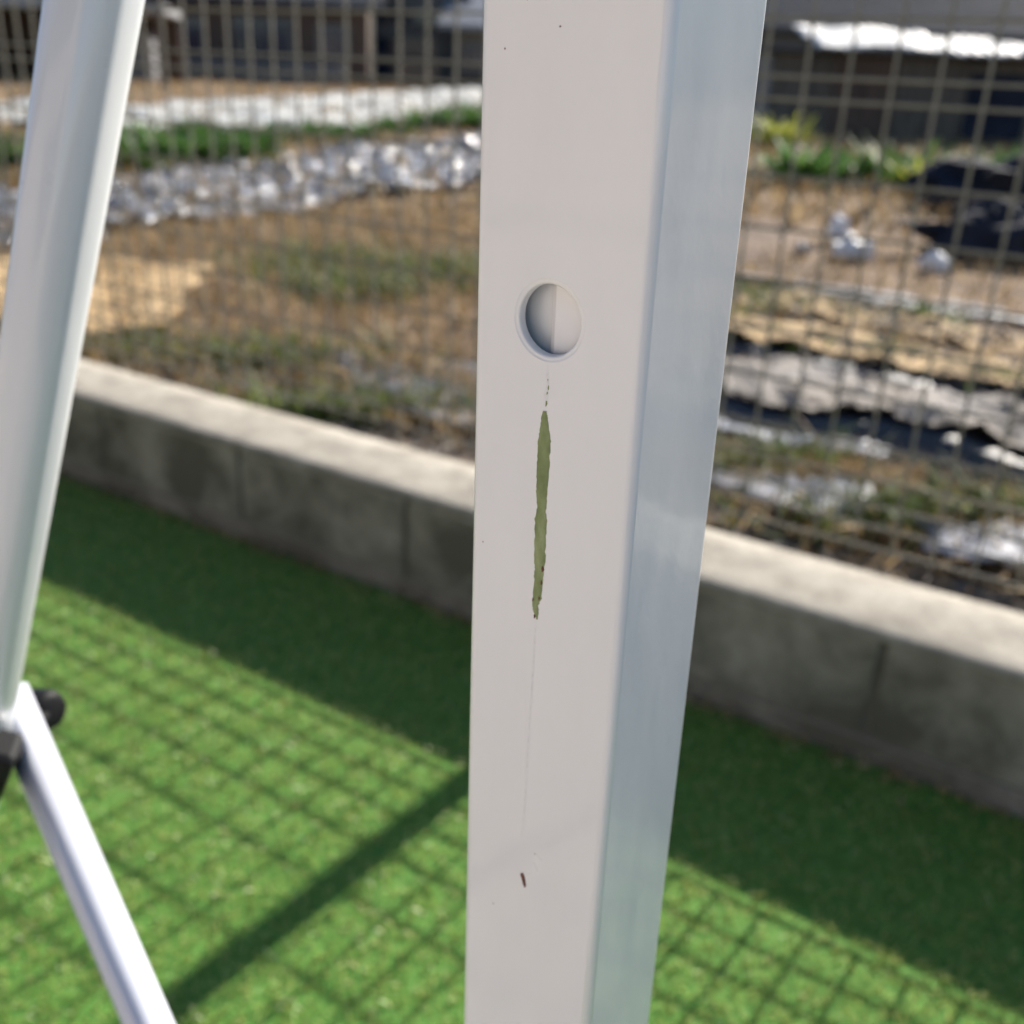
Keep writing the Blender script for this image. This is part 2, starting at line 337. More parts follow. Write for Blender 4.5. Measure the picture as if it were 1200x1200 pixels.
# ------------------------------------------------------------------ white tubular frame
def rounded(w2, d2, rc, seg=7):
    pts = []
    for cx, cy, a0 in ((w2-rc, -d2+rc, -90), (w2-rc, d2-rc, 0), (-w2+rc, d2-rc, 90), (-w2+rc, -d2+rc, 180)):
        for k in range(seg+1):
            an = R(a0 + 90*k/seg); pts.append((cx+rc*math.cos(an), cy+rc*math.sin(an)))
    return pts
def bar(name, p0, p1, xdir, w, d, rc, mat, parent, inv):
    z = (Vector(p1)-Vector(p0)); Lh = z.length; z.normalize()
    x = Vector(xdir); x = (x - z*x.dot(z)).normalized(); y = z.cross(x)
    prf = rounded(w/2, d/2, rc); k = len(prf)
    v = [(px, py, zz) for zz in (0, Lh) for px, py in prf]
    f = [(i, (i+1) % k, k+(i+1) % k, k+i) for i in range(k)] + [tuple(reversed(range(k))), tuple(range(k, 2*k))]
    o = link(name, mesh(name, v, f), mat, parent, smooth=True)
    mw = Matrix(((x.x, y.x, z.x, p0[0]), (x.y, y.y, z.y, p0[1]), (x.z, y.z, z.z, p0[2]), (0, 0, 0, 1)))
    o.matrix_local = inv @ mw
    return o
PC = Vector((0.0165, 0.19474, 0.72886)); W = 0.036
PX = Vector((0.82899, -0.55918, 0.00938)); PY = Vector((0.55916, 0.82904, 0.00542)); PZ = Vector((-0.010808, 0.000747, 0.999941))
foot = PC - PZ*(PC.z/PZ.z)
frame = empty('folding_frame', foot)
tag(frame, 'white painted steel folding frame with a holed square post close to the viewer', 'frame')
finv = Matrix.Translation(-foot)
pmw = finv @ Matrix(((PX.x, PY.x, PZ.x, PC.x), (PX.y, PY.y, PZ.y, PC.y), (PX.z, PY.z, PZ.z, PC.z), (0, 0, 0, 1)))
# upright post: rounded square tube, a hole through its front wall
def post_mesh():
    rc = 0.0019; h2 = W/2; prf = rounded(h2, h2, rc, 8); k = len(prf)       # starts at front-right corner, ends at front-left
    z0, z1 = -PC.z/PZ.z+0.004, 0.42
    hx, hzc, hr = -0.0014, 0.0315, 0.00640
    a = h2-rc                                       # half width of the flat front
    v = []; f = []
    lev = [z0, hzc-a, hzc+a, z1]
    for z in lev: v += [(x, y, z) for x, y in prf]
    for l in range(3):
        for i in range(k):
            j = (i+1) % k
            if i == k-1 and l == 1: continue        # the square with the hole
            f.append((l*k+i, l*k+j, (l+1)*k+j, (l+1)*k+i))
    f.append(tuple(range(3*k, 4*k))); f.append(tuple(reversed(range(k))))
    # outline of the square, counted round the hole
    S = 48; b = len(v)
    def sq(t):                                      # point on the square in direction t
        c, s = math.cos(t), math.sin(t); m = a/max(abs(c), abs(s)); return (c*m, hzc+s*m)
    ring0 = []
    for i in range(S):
        x, z = sq(2*math.pi*(i+0.5)/S + 0) if False else sq(2*math.pi*i/S + math.pi/4)
        ring0.append(len(v)); v.append((x, -h2, z))
    prev = ring0
    for rr, dy in ((1.30, 0.0), (1.17, 0.0), (1.145, 0.00014), (1.08, 0.00018), (1.03, 0.00022), (1.0, 0.0005), (0.995, 0.0019)):
        cur = []
        for i in range(S):
            t = 2*math.pi*i/S + math.pi/4
            cur.append(len(v)); v.append((hx+math.cos(t)*hr*rr, -h2+dy, hzc+math.sin(t)*hr*rr))
        for i in range(S): j = (i+1) % S; f.append((prev[i], prev[j], cur[j], cur[i]))
        prev = cur
    # inner wall sheet behind the front, so that the tube has a wall
    me = mesh('post', v, f)
    import bmesh
    bm = bmesh.new(); bm.from_mesh(me); bmesh.ops.remove_doubles(bm, verts=bm.verts, dist=1e-6)
    bmesh.ops.recalc_face_normals(bm, faces=bm.faces); bm.to_mesh(me); bm.free()
    return me, hx, hzc
pme, HX, HZ = post_mesh()
post = link('post', pme, M['paint'], frame, smooth=True); post.matrix_local = pmw
for p in post.data.polygons:
    nn = p.normal; onflat = abs(p.center.y+W/2) < 1e-6 or max(abs(nn.x), abs(nn.y), abs(nn.z)) > 0.99999
    p.use_smooth = not onflat
# telescoping inner tube seen through the hole
it = rounded(0.0152, 0.0150, 0.003, 7); k = len(it)
ime = mesh('inner_tube', [(x, y+0.0012, z) for z in (-0.5, 0.40) for x, y in it], [(i, (i+1) % k, k+(i+1) % k, k+i) for i in range(k)])
inner = link('inner_tube', ime, M['paint_bar'], post); arcs_smooth(inner)
pl_ = MB().box(-0.0032, 0.0150, -W/2+0.0029, -W/2+0.0056, HZ-0.03, HZ+0.03).build('hole_shade_plate', M['paint'], post, bevel=0.0013)  # plate added inside so the hole's left part falls into shade
# green algae run below the hole, dark grit at its lower end
S_ = 1.125
prof_s = [(0.0132, .0145, .0151), (0.0122, .01425, .01535), (0.0098, .01400, .01580), (0.0076, .01385, .01616), (0.0040, .01378, .01605), (0.0010, .01392, .01600), (-0.0015, .01395, .01590), (-0.0040, .01425, .01590),
          (-0.0062, .01395, .01612), (-0.0100, .01405, .01610), (-0.0135, .01410, .01625), (-0.0156, .01430, .01600), (-0.0185, .01425, .01592), (-0.0208, .01420, .01580), (-0.0225, .01405, .01520), (-0.0238, .01440, .01545), (-0.0252, .01510, .01530)]
def streak(name, rows, th, mat, jit, sub=6):
    v = []; f = []; rows2 = []
    for (za, la, ra), (zb, lb, rb) in zip(rows, rows[1:]):
        for s in range(sub):
            t = s/sub; rows2.append((za+(zb-za)*t, la+(lb-la)*t, ra+(rb-ra)*t))
    rows2.append(rows[-1])
    for z, l, r in rows2:
        l += rng.normal(0, jit)-(r-l)*0.06; r += rng.normal(0, jit)+(r-l)*0.06
        for fr, dep in ((0, 0.00002), (0.15, th), (0.5, th*1.3), (0.85, th), (1, 0.00002)):
            v.append(((l+(r-l)*fr)*S_-W/2, -W/2-dep, z*S_))
    for i in range(len(rows2)-1):
        for j in range(4): f.append((i*5+j, i*5+j+1, (i+1)*5+j+1, (i+1)*5+j))
    return link(name, mesh(name, v, f), mat, post, smooth=True)
tag(streak('algae_streak', prof_s, 0.00012, M['algae'], 0.00006), 'green algae streak running down below the hole')
for zz, xx, ln, wd in ((0.0176, .0152, .0008, .00016), (0.0165, .0150, .0005, .0002), (0.0150, .0149, .0010, .00022), (0.0187, .01505, .0004, .00012)):
    streak('grime_fleck', [(zz, xx, xx+wd), (zz-ln*0.5, xx-0.00005, xx+wd*1.2), (zz-ln, xx, xx+wd*0.4)], 0.00006, M['algae'], 0.00002, 3)
for zz, xx, ln, wd in ((-0.0145, .01575, .0011, .00042), (-0.0172, .01570, .0009, .0003), (-0.0205, .0154, .0007, .0003), (-0.0243, .0146, .0008, .0003), (-0.0212, .01415, .0006, .00025)):
    streak('dirt_fleck', [(zz, xx, xx+wd*0.3), (zz-ln*0.5, xx-wd*0.2, xx+wd), (zz-ln, xx, xx+wd*0.4)], 0.00022, M['rust'], 0.00003, 3)
streak('rust_speck', [(-0.0828, .01455, .0148), (-0.0836, .0141, .01505), (-0.0845, .0145, .01535), (-0.0854, .0149, .01545), (-0.0861, .0152, .0154)], 0.0002, M['rust'], 0.00006, 3)
for zz, xx in ((-0.0765, .0172), (-0.0945, .0078), (0.0735, .0085), (0.067, .0048), (0.0700, .0143), (-0.0135, .0029)):
    streak('rust_speck', [(zz, xx, xx+.00012), (zz-.0001, xx-.0001, xx+.00022), (zz-.00025, xx, xx+.0001)], 0.00008, M['rust'], 0.00002, 2)
streak('grime_trail', [(-0.0262, .01495, .01505)]+[(-0.0262-0.0035*k, .0149-0.00006*k+rng.normal(0, .00004), .0151-0.00006*k+rng.normal(0, .00005)) for k in range(1, 14)]+[(-0.0750, .01405, .01408)], 0.00002, M['grime'], 0.00004)
streak('grime_trail', [(0.0208, .01485, .0150), (0.0195, .0147, .0152), (0.0180, .01485, .01525), (0.0160, .0146, .0152), (0.0140, .0146, .0150)], 0.00003, M['grime'], 0.00008)
MB().box(-W/2-0.012, W/2+0.012, -W/2-0.012, W/2+0.012, -PC.z/PZ.z, -PC.z/PZ.z+0.005).build('base_plate', M['paint'], post, bevel=0.001)
# slanting bar to the left with its brace
DR = Vector((-0.34652, 0.20925, -0.91441)); A0 = Vector((-0.11147, 0.28793, 0.81274))
tA = A0 - DR*0.36; bA = A0 + DR*(0.80/0.91441*1.0105)
bA = A0 + DR*((A0.z-0.006)/0.91441)
ub = bar('slanted_bar', bA, tA, (0.93, -0.30, 0), 0.0212, 0.0212, 0.0082, M['paint_bar'], frame, finv)
lt = Vector((-0.2056, 0.3640, 0.5400)); le = Vector((-0.1359, 0.2960, 0.4456)); ld = (le-lt).normalized()
lb = bar('brace_bar', le + ld*((le.z-0.006)/-ld.z), lt - ld*0.012, (0.46, 0.85, -0.26), 0.0158, 0.0158, 0.0058, M['paint_brace'], frame, finv)
# crossbar above the view ties the post and the slanted bar together
bar('top_bar', PC + PZ*0.40, tA + Vector((0, 0, 0.0)), (0, 0, 1), 0.02, 0.02, 0.004, M['paint_bar'], frame, finv)
# black plastic pivot: cap on the near side, knob on the far side
def world_part(name, mb, mat, smooth=False, bevel=0):
    o = mb.build(name, mat, frame, smooth, bevel); o.matrix_local = finv; return o
pc = Vector((-0.2065, 0.3400, 0.5335)); pd = Vector((0.35, 0.6, 0.2)).normalized()
def obox(c, xd, zd, sx, sy, sz):
    z = Vector(zd).normalized(); x = Vector(xd); x = (x-z*x.dot(z)).normalized(); y = z.cross(x)
    q = MB().box(-sx/2, sx/2, -sy/2, sy/2, -sz/2, sz/2); q.v = [tuple(Vector(c)+x*p[0]+y*p[1]+z*p[2]) for p in q.v]; return q
world_part('pivot_cap', obox(pc, (1, 0.1, 0), -DR + Vector((0.12, 0, 0)), 0.0170, 0.016, 0.031), M['black_plastic'], bevel=0.003)
kc = Vector((-0.2000, 0.3775, 0.5350)); kd = Vector((0.85, -0.35, 0.2)).normalized()
world_part('pivot_knob', MB().tube([kc-kd*0.012, kc-kd*0.008, kc+kd*0.0005, kc+kd*0.0035, kc+kd*0.0045], [0.0082, 0.0090, 0.0090, 0.0078, 0.0050], 24), M['black_plastic'], smooth=True)
world_part('pivot_bolt', MB().tube([pc + Vector((0.006, 0.004, 0.0)), kc], 0.0035, 12), M['black_plastic'])

# ------------------------------------------------------------------ field: films, beds, plants
def inside(x, y, poly):
    r = False; j = len(poly)-1
    for i in range(len(poly)):
        xi, yi = poly[i]; xj, yj = poly[j]
        if (yi > y) != (yj > y) and x < (xj-xi)*(y-yi)/(yj-yi)+xi: r = not r
        j = i
    return r
def patch(name, poly, mat, amp, res, freq, lift=0.02, seed=0.0, ragged=0.25, parent=None, base=None, smooth=False):
    x0 = min(p[0] for p in poly); x1 = max(p[0] for p in poly); y0 = min(p[1] for p in poly); y1 = max(p[1] for p in poly)
    nx = max(2, int((x1-x0)/res)); ny = max(2, int((y1-y0)/res)); ids = {}; v = []; f = []
    def vid(i, j):
        if (i, j) not in ids:
            x = x0+(x1-x0)*i/nx + random.uniform(-.3, .3)*res; y = y0+(y1-y0)*j/ny + random.uniform(-.3, .3)*res
            h = abs(noise.noise((x*freq, y*freq, seed)))*1.6 + 0.6*abs(noise.noise((x*freq*2.7, y*freq*2.7, seed+3)))
            ids[(i, j)] = len(v); v.append((x, y, (base(x, y) if base else terr(x, y)) + lift + amp*h))
        return ids[(i, j)]
    for i in range(nx):
        for j in range(ny):
            x = x0+(x1-x0)*(i+.5)/nx; y = y0+(y1-y0)*(j+.5)/ny
            e = ragged*noise.noise((x*2.2/max(res*8, .3), y*2.2/max(res*8, .3), seed+9))
            if inside(x+e, y+e*0.7, poly): f.append((vid(i, j), vid(i+1, j), vid(i+1, j+1), vid(i, j+1)))
    o = link(name, mesh(name, v, f), mat, parent, smooth=smooth)
    s = o.modifiers.new('thickness', 'SOLIDIFY'); s.thickness = 0.004
    return o
# left: sand-coloured straw, silver film, white film
tag(patch('straw_patch', [(-2.6, 3.75), (-2.5, 4.5), (-1.9, 4.75), (-1.42, 4.72), (-1.30, 4.0), (-1.28, 3.63), (-1.50, 3.44), (-1.9, 3.5)], M['straw'], 0.05, 0.06, 1.2, 0.03, 2.2, 0.06), 'sunlit patch of golden straw behind the left end of the wall', 'straw')
tag(patch('crumpled_film', [(-4.5, 4.7), (-2.45, 4.95), (-2.3, 6.1), (-1.68, 6.6), (-1.15, 7.65), (-0.1, 9.2), (0.5, 11.0), (0.5, 15.5), (-0.67, 14.3), (-1.72, 11.55), (-2.45, 9.7), (-3.04, 7.97), (-3.35, 6.7), (-5.2, 6.6)], M['silver'], 0.09, 0.05, 6.5, 0.01, 4.4, 0.5, smooth=True), 'crumpled silver mulch film glinting across the field left of the post', 'film')
tag(patch('row_cover', [(-7.5, 13.2), (-4.55, 12.3), (-3.16, 12.57), (-2.33, 14.85), (-1.5, 19.5), (-0.8, 25.4), (1.5, 28.0), (2.2, 44.0), (-2.0, 41.0), (-4.45, 28.4), (-5.57, 22.3), (-6.2, 16.6), (-9, 16)], M['white_film'], 0.11, 0.14, 2.0, 0.02, 8.4, 0.4, smooth=True), 'long white row cover lying in the field behind the silver film', 'row cover')
tag(patch('slate_film', [(-0.60, 3.30), (-0.16, 3.25), (0.10, 3.0), (0.12, 2.62), (-0.10, 2.72), (-0.30, 2.78), (-0.51, 3.04)], M['slate_film'], 0.035, 0.03, 4, 0.03, 1.7, 0.05, smooth=True), 'slate blue plastic film among weeds just left of the post', 'film')
# right: pale blue films close to the wall
tag(patch('pale_film', [(0.30, 2.36), (0.50, 2.47), (0.62, 2.44), (0.84, 2.27), (0.80, 2.17), (0.66, 2.13), (0.52, 2.27)], M['blue_film'], 0.014, 0.03, 2.4, 0.05, 3.1, 0.03, smooth=True), 'pale blue plastic film behind the wall just right of the post', 'film')
tag(patch('pale_film', [(0.90, 2.10), (1.15, 2.04), (1.5, 1.80), (1.4, 1.64), (1.03, 1.84), (0.87, 1.96)], M['blue_film'], 0.014, 0.03, 2.4, 0.05, 6.1, 0.03, smooth=True), 'pale blue plastic film behind the wall at the right edge', 'film')
# raised beds running right of the post
Q = Vector((math.cos(R(-36)), math.sin(R(-36)), 0)); QP = Vector((-Q.y, Q.x, 0))
def bed(name, label, a0, a1, p0, p1, h, side, top, cover_p0, cover_p1, seed, tops=('cover',)):
    root = empty(name, (Q*((a0+a1)/2)+QP*p0)); tag(root, label, 'garden bed', 'raised beds right of the post')
    off = root.location
    def prof(t):
        return h*min(1, t/0.12, (1-t)/0.12) if 0 < t < 1 else 0
    na = int((a1-a0)/0.05); npv = 18; v = []; f = []
    for i in range(na+1):
        for j in range(npv+1):
            t = j/npv; aa = a0+(a1-a0)*i/na; pp = p0+(p1-p0)*t
            e = min(1, (aa-a0)/0.12, (a1-aa)/0.12); e = max(0, e)
            wob = 0.008*noise.noise((aa*2.5, seed, t*2))
            q = Q*aa+QP*(pp+wob); z = terr(q.x, q.y)-0.01 + prof(t)*e*(1+0.35*noise.noise((aa*3, pp*3, seed)))
            v.append((q.x-off.x, q.y-off.y, z))
    for i in range(na):
        for j in range(npv): b = i*(npv+1)+j; f.append((b, b+1, b+npv+2, b+npv+1))
    link('film', mesh('film', v, f), side, root, smooth=True)
    poly = [(Q*aa+QP*pp) for aa, pp in ((a0+.05, cover_p0), (a1-.05, cover_p0), (a1-.05, cover_p1), (a0+.05, cover_p1))]
    def base(x, y):
        pp = x*QP.x+y*QP.y; aa = x*Q.x+y*Q.y; t = (pp-p0)/(p1-p0)
        e = max(0, min(1, (aa-a0)/0.12, (a1-aa)/0.12))
        return terr(x, y) - 0.01 + prof(t)*e*(1+0.35*noise.noise((aa*3, pp*3, seed)))
    c = patch('cover', [(p.x, p.y) for p in poly], top, 0.035, 0.022, 7, 0.010, seed, 0.05, root, base)
    c.location = (-off.x, -off.y, 0)
    return root
bed('film_bed', 'raised bed with dusty grey film and black edge, nearest the wall on the right', -2.15, 1.2, 2.62, 3.20, 0.095, M['black_film'], M['grey_film'], 2.73, 3.17, 1.1)
bed('straw_bed', 'raised bed topped with tan straw behind the grey film bed', -2.35, 0.9, 3.27, 3.86, 0.085, M['black_film'], M['straw'], 3.39, 3.83, 2.3)
bed('straw_bed', 'narrow straw-topped bed, farthest of the beds right of the post', -2.6, 0.8, 3.97, 4.46, 0.06, M['soil'], M['straw'], 4.03, 4.44, 3.9)
def strip_poly(a0, a1, p0, p1): return [tuple((Q*aa+QP*pp)[:2]) for aa, pp in ((a0, p0), (a1, p0), (a1, p1), (a0, p1))]
tag(patch('film_strip', strip_poly(-1.75, -0.70, 2.52, 2.605), M['blue_film'], 0.02, 0.02, 5, 0.05, 5.5, 0.02), 'narrow white film strip along the foot of the grey bed', 'film')
tag(patch('path', strip_poly(-3.2, 1.5, 4.86, 5.05), M['plank_grey'], 0.02, 0.05, 3, 0.01, 7.5, 0.05), kind='structure')

# dry grass, litter and weeds on the field
def scatter(n, fn, low=True):
    pts = []; 
    while len(pts) < n:
        x, y = fn()
        if x*MM.x+y*MM.y < CW+WALL_T+0.02: continue
        if low and 2.5 < x*QP.x+y*QP.y < 2.8 and -2.1 < x*Q.x+y*Q.y < 1.2: continue      # the film at the foot of the near bed stays clear
        pts.append((x, y, terr(x, y)-0.005))
    return np.array(pts)
def near_wall():
    a = random.uniform(-3.6, 1.2); d = CW+WALL_T+0.03+abs(random.gauss(0, 0.55)); q = WP(a, d); return q.x, q.y
def left_mid():
    return random.uniform(-3.2, 0.6), random.uniform(2.9, 7.2)
def right_mid():
    q = Q*random.uniform(-2.4, 1.0)+QP*random.choice((random.uniform(2.0, 2.46), random.uniform(2.3, 2.46), random.gauss(3.92, .04), random.uniform(4.8, 6.8))); return q.x, q.y
P = scatter(16000, near_wall); n = len(P); P[:, 2] += 0.005
tag(blades('ground_litter', P, rng.uniform(0.006, 0.05, n), rng.uniform(0.006, 0.022, n), 2.2, M['litter'], 0.3, 0.7), 'grey brown plant litter scattered behind the block wall', 'litter', kind='stuff')
P = np.concatenate([scatter(16000, left_mid), scatter(9000, right_mid)]); n = len(P)
tag(blades('dry_grass', P, rng.uniform(0.03, 0.14, n), rng.uniform(0.004, 0.012, n), 1.0, M['dry']), 'dry tan grass covering the field beyond the fence', 'grass', kind='stuff')
cl = [(-0.75, 4.5, .25, .2), (-0.35, 4.9, .3, .3), (-1.0, 5.0, .3, .4), (-0.9, 3.3, .5, .12), (-0.45, 2.85, .3, .06), (0.62, 2.48, .2, .05), (0.95, 2.15, .3, .08), (1.2, 4.3, .3, .1), (-2.0, 3.3, .5, .05), (1.0, 4.6, .2, .1)]
def weeds():
    c = random.choice(cl); return random.gauss(c[0], c[2]*.6), random.gauss(c[1], c[3]*.6)
P = scatter(4500, weeds); n = len(P)
tag(blades('green_weeds', P, rng.uniform(0.03, 0.15, n), rng.uniform(0.006, 0.018, n), 0.9, M['weed']), 'green weeds in patches behind the wall', 'weeds', kind='stuff')
def on_beds():
    q = Q*random.uniform(-2.3, 0.9)+QP*random.choice((random.uniform(2.75, 3.18), random.uniform(3.4, 3.84), random.uniform(3.4, 3.84), random.uniform(4.0, 4.45))); return q.x, q.y
P = scatter(2600, on_beds, False); n = len(P); P[:, 2] += 0.085
tag(blades('bed_litter', P, rng.uniform(0.008, 0.05, n), rng.uniform(0.008, 0.03, n), 2.0, M['litter'], 0.3, 0.8), 'dry stalks and soil crumbs scattered over the raised beds', 'litter', kind='stuff')
def bed_weeds():
    c = random.choice([(-1.4, 3.5), (-1.05, 3.62), (-0.6, 3.5), (-0.3, 4.3), (-1.1, 4.35), (-1.75, 3.7)]); q = Q*random.gauss(c[0], .09)+QP*random.gauss(c[1], .05); return q.x, q.y
P = scatter(500, bed_weeds); n = len(P); P[:, 2] += 0.07
tag(blades('bed_weeds', P, rng.uniform(0.02, 0.09, n), rng.uniform(0.008, 0.02, n), 1.0, M['weed']), 'small green weeds sprouting on the raised beds', 'weeds', kind='stuff')
def far():
    y = random.uniform(7, 46); return random.uniform(-0.5*y, 0.45*y), y
P = scatter(26000, far); n = len(P)
tag(blades('far_stubble', P, rng.uniform(0.04, 0.2, n), rng.uniform(0.015, 0.05, n), 1.0, M['dry']), 'brown stubble over the far field', 'stubble', kind='stuff')

# leafy plants
def plant_mesh(nl, h, spread_, lw, seed):
    r = np.random.default_rng(seed); v = []; f = []; tint = []
    for k in range(nl):
        az = r.uniform(0, 2*math.pi); el = r.uniform(0.15, 1.2); Lf = h*r.uniform(0.6, 1.15); t0 = r.uniform(0.15, 0.95)
        dx, dy = math.cos(az), math.sin(az); px, py = -dy, dx; b = len(v)
        bx, by = r.normal(0, spread_*0.25, 2)
        for s in range(5):
            t = s/4; rad = Lf*t*math.cos(el)*spread_/h*1.6; z = Lf*(t*math.sin(el)+0.25*t) - 0.35*Lf*t*t
            wd = lw*math.sin(math.pi*min(0.97, 0.12+t*0.86))*0.5
            for sg in (-1, 1): v.append((bx+dx*rad+px*wd*sg, by+dy*rad+py*wd*sg, max(0.0, z)+0.02*sg*(s % 2)*lw)); tint.append(min(1, max(0, t0+r.normal(0, .05))))
        for s in range(4): f.append((b+2*s, b+2*s+1, b+2*s+3, b+2*s+2))
    me = mesh('leaves', v, f); at = me.attributes.new('tint', 'FLOAT', 'POINT'); at.data.foreach_set('value', np.array(tint, np.float32)); return me
pv = [plant_mesh(110, 0.42, 0.36, 0.065, s) for s in (1, 2, 3)]
def put_plants(pts, name, label, group, scale, mat, variants=pv):
    for i, (x, y) in enumerate(pts):
        me = variants[i % len(variants)]
        if mat is not M['leaf']: me = me.copy(); me.materials.clear()
        root = empty(name, (x, y, terr(x, y)), random.uniform(0, 6.28)); tag(root, label, 'plant', group)
        o = link('leaves', me, mat, root); s = scale*random.uniform(0.85, 1.2); o.scale = (s, s, s)
        sm = MB().tube([(0, 0, -0.02), (0, 0, 0.12*s)], [0.02, 0.012], 6).build('stem', M['weed'] if mat is M['leaf'] else M['weed'], root)
g1 = []
for i in range(15):
    t = i/14; g1.append((-3.75+1.15*t+random.uniform(-.2, .2), 8.5+1.9*t+random.uniform(-.3, .3)))
for i in range(9):
    t = i/8; g1.append((-4.2+1.4*t+random.uniform(-.2, .2), 10.0+1.6*t+random.uniform(-.3, .3)))
put_plants(g1, 'vegetable_plant', 'leafy green vegetable in the wide clump between slanted bar and post', 'vegetables in the clump between the films', 0.72, M['leaf'])
g2 = [(-1.5+0.95*t+random.uniform(-.15, .15), 16.0+2.2*abs(math.sin(i*2.1))) for i, t in enumerate([k/9 for k in range(10)])]
put_plants(g2, 'vegetable_plant', 'leafy green vegetable beside the white row cover next to the post', 'vegetables beside the row cover', 0.85, M['leaf'])
g3 = [(-2.6, 12.2), (-2.3, 12.9), (-2.0, 13.5), (-1.75, 14.1), (-2.45, 12.5), (-1.85, 13.9)]
put_plants(g3, 'vegetable_plant', 'low leafy vegetable in the thin row between the two films', 'vegetables in the thin row', 0.7, M['leaf'])
put_plants([(-4.4, 8.3), (-4.75, 8.9), (-5.1, 9.4), (-4.2, 8.0)], 'vegetable_plant', 'leafy green vegetable at the left edge beside the slanted bar', 'vegetables at the left edge', 1.1, M['leaf'])
g4 = [(2.65, 10.5), (3.0, 10.9), (3.35, 10.4), (3.75, 10.8), (4.05, 10.3), (4.45, 10.6), (2.85, 11.2), (4.8, 10.9)]
put_plants(g4, 'garden_plant', 'leafy green plant in the row before the dark shed', 'plants before the shed', 1.05, M['leaf'])
put_plants([(3.55, 15.6)], 'yellow_bush', 'bright yellow green bush beside the right edge of the post', None, 1.15, M['leaf_yellow'])
put_plants([(3.72, 10.0)], 'yellow_plant', 'pale yellow green plant standing out in the row before the shed', None, 0.9, M['leaf_yellow'])

# litter and tarps on the right
def lump(name, label, cat, c, r, mat, seed, sq=1.0, group=None):
    v = []; f = []; A, B = 18, 10
    for j in range(B+1):
        th = math.pi*j/B
        for i in range(A):
            ph = 2*math.pi*i/A; d = Vector((math.sin(th)*math.cos(ph), math.sin(th)*math.sin(ph), math.cos(th)))
            k = 1+0.75*noise.noise(d*1.6+Vector((seed, 0, 0)))+0.35*noise.noise(d*4+Vector((0, seed, 0)))
            v.append((d.x*r[0]*k, d.y*r[1]*k, max(-0.02, d.z*r[2]*k*sq+r[2]*0.7)))
    for j in range(B):
        for i in range(A): f.append((j*A+i, j*A+(i+1) % A, (j+1)*A+(i+1) % A, (j+1)*A+i))
    o = link(name, mesh(name, v, f), mat); o.location = (c[0], c[1], terr(c[0], c[1])); return tag(o, label, cat, group)
lump('plastic_bag', 'larger white plastic bag lying on the bare soil right of the post', 'bag', (1.84, 5.9), (0.10, 0.08, 0.07), M['bag'], 1.5)
lump('plastic_bag', 'upright scrap of white plastic behind the larger bag', 'bag', (1.90, 6.45), (0.055, 0.05, 0.09), M['bag'], 4.5)
lump('plastic_bag', 'small dull plastic scrap left of the larger white bag', 'bag', (1.60, 6.05), (0.05, 0.05, 0.04), M['blue_film'], 9.5)
lump('plastic_bag', 'small round white plastic bag alone, farther right on the soil', 'bag', (2.16, 5.55), (0.06, 0.06, 0.055), M['bag'], 7.5)
lump('plastic_scrap', 'tiny white plastic scrap on the soil below the green plants', 'scrap', (2.64, 8.3), (0.03, 0.03, 0.03), M['bag'], 2.5)
lump('tarp_heap', 'dark navy tarp heap on the soil at the right edge', 'tarp', (2.62, 6.05), (0.34, 0.25, 0.17), M['navy'], 3.5)
lump('tarp_heap', 'dark tarp mound behind the navy heap under the garden plants', 'tarp', (3.75, 8.9), (0.55, 0.35, 0.22), M['navy'], 6.5)

# shed on the right with sheets on its roof
shed = empty('garden_shed', (6.4, 18.8, 0.0), R(-4)); tag(shed, 'low dark plank shed with white sheets on its roof', 'shed')
x = -2.75; i = 0
while x < 5.0:
    wd = random.uniform(0.32, 0.6)
    MB().box(x, x+wd-0.012, random.uniform(0, 0.03), 0.06, 0, 1.32+random.uniform(-.03, .03)).build('panel', random.choice((M['plank'], M['plank'], M['plank_grey'], M['timber'])), shed)
    x += wd; i += 1
MB().box(-2.7, 5.0, 0.10, 2.6, 0, 1.30).build('body', M['plank'], shed)
MB().box(-3.0, 5.2, -0.25, 2.7, 1.36, 1.42).build('roof', M['tile'], shed)
MB().box(0.9, 1.9, -0.012, -0.002, 0.1, 1.15).build('shade_panel', M['navy'], shed)  # dark sheets on the front stand in for the shade inside the shed
MB().box(2.15, 4.3, -0.012, -0.002, 0.1, 1.2).build('shade_panel', M['navy'], shed)
def sheet(x0, x1, y0, y1, z0, z1, seed):
    nx_, ny_ = 26, 10; v = []; f = []
    for i in range(nx_+1):
        for j in range(ny_+1):
            u_, t_ = i/nx_, j/ny_; xx = x0+(x1-x0)*u_ + 0.08*noise.noise((t_*3, seed, 0)); yy = y0+(y1-y0)*t_ + 0.12*noise.noise((u_*3, seed, 2))
            v.append((xx, yy, z0+(z1-z0)*t_ + 0.07*noise.noise((xx*1.6, yy*1.6, seed)) + 0.02*math.sin(xx*30)))
    for i in range(nx_):
        for j in range(ny_): b = i*(ny_+1)+j; f.append((b, b+1, b+ny_+2, b+ny_+1))
    o = link('roof_sheet', mesh('roof_sheet', v, f), M['roof_white'], shed, smooth=True)
    s = o.modifiers.new('t', 'SOLIDIFY'); s.thickness = 0.02
sheet(-1.75, 0.5, -0.45, 2.4, 1.44, 1.86, 1.0)
sheet(0.42, 1.75, -0.5, 2.2, 1.42, 1.74, 2.0)
sheet(1.7, 2.5, -0.5, 1.6, 1.44, 1.66, 3.0)
sheet(2.3, 5.2, -0.5, 2.3, 1.42, 1.66, 4.0)

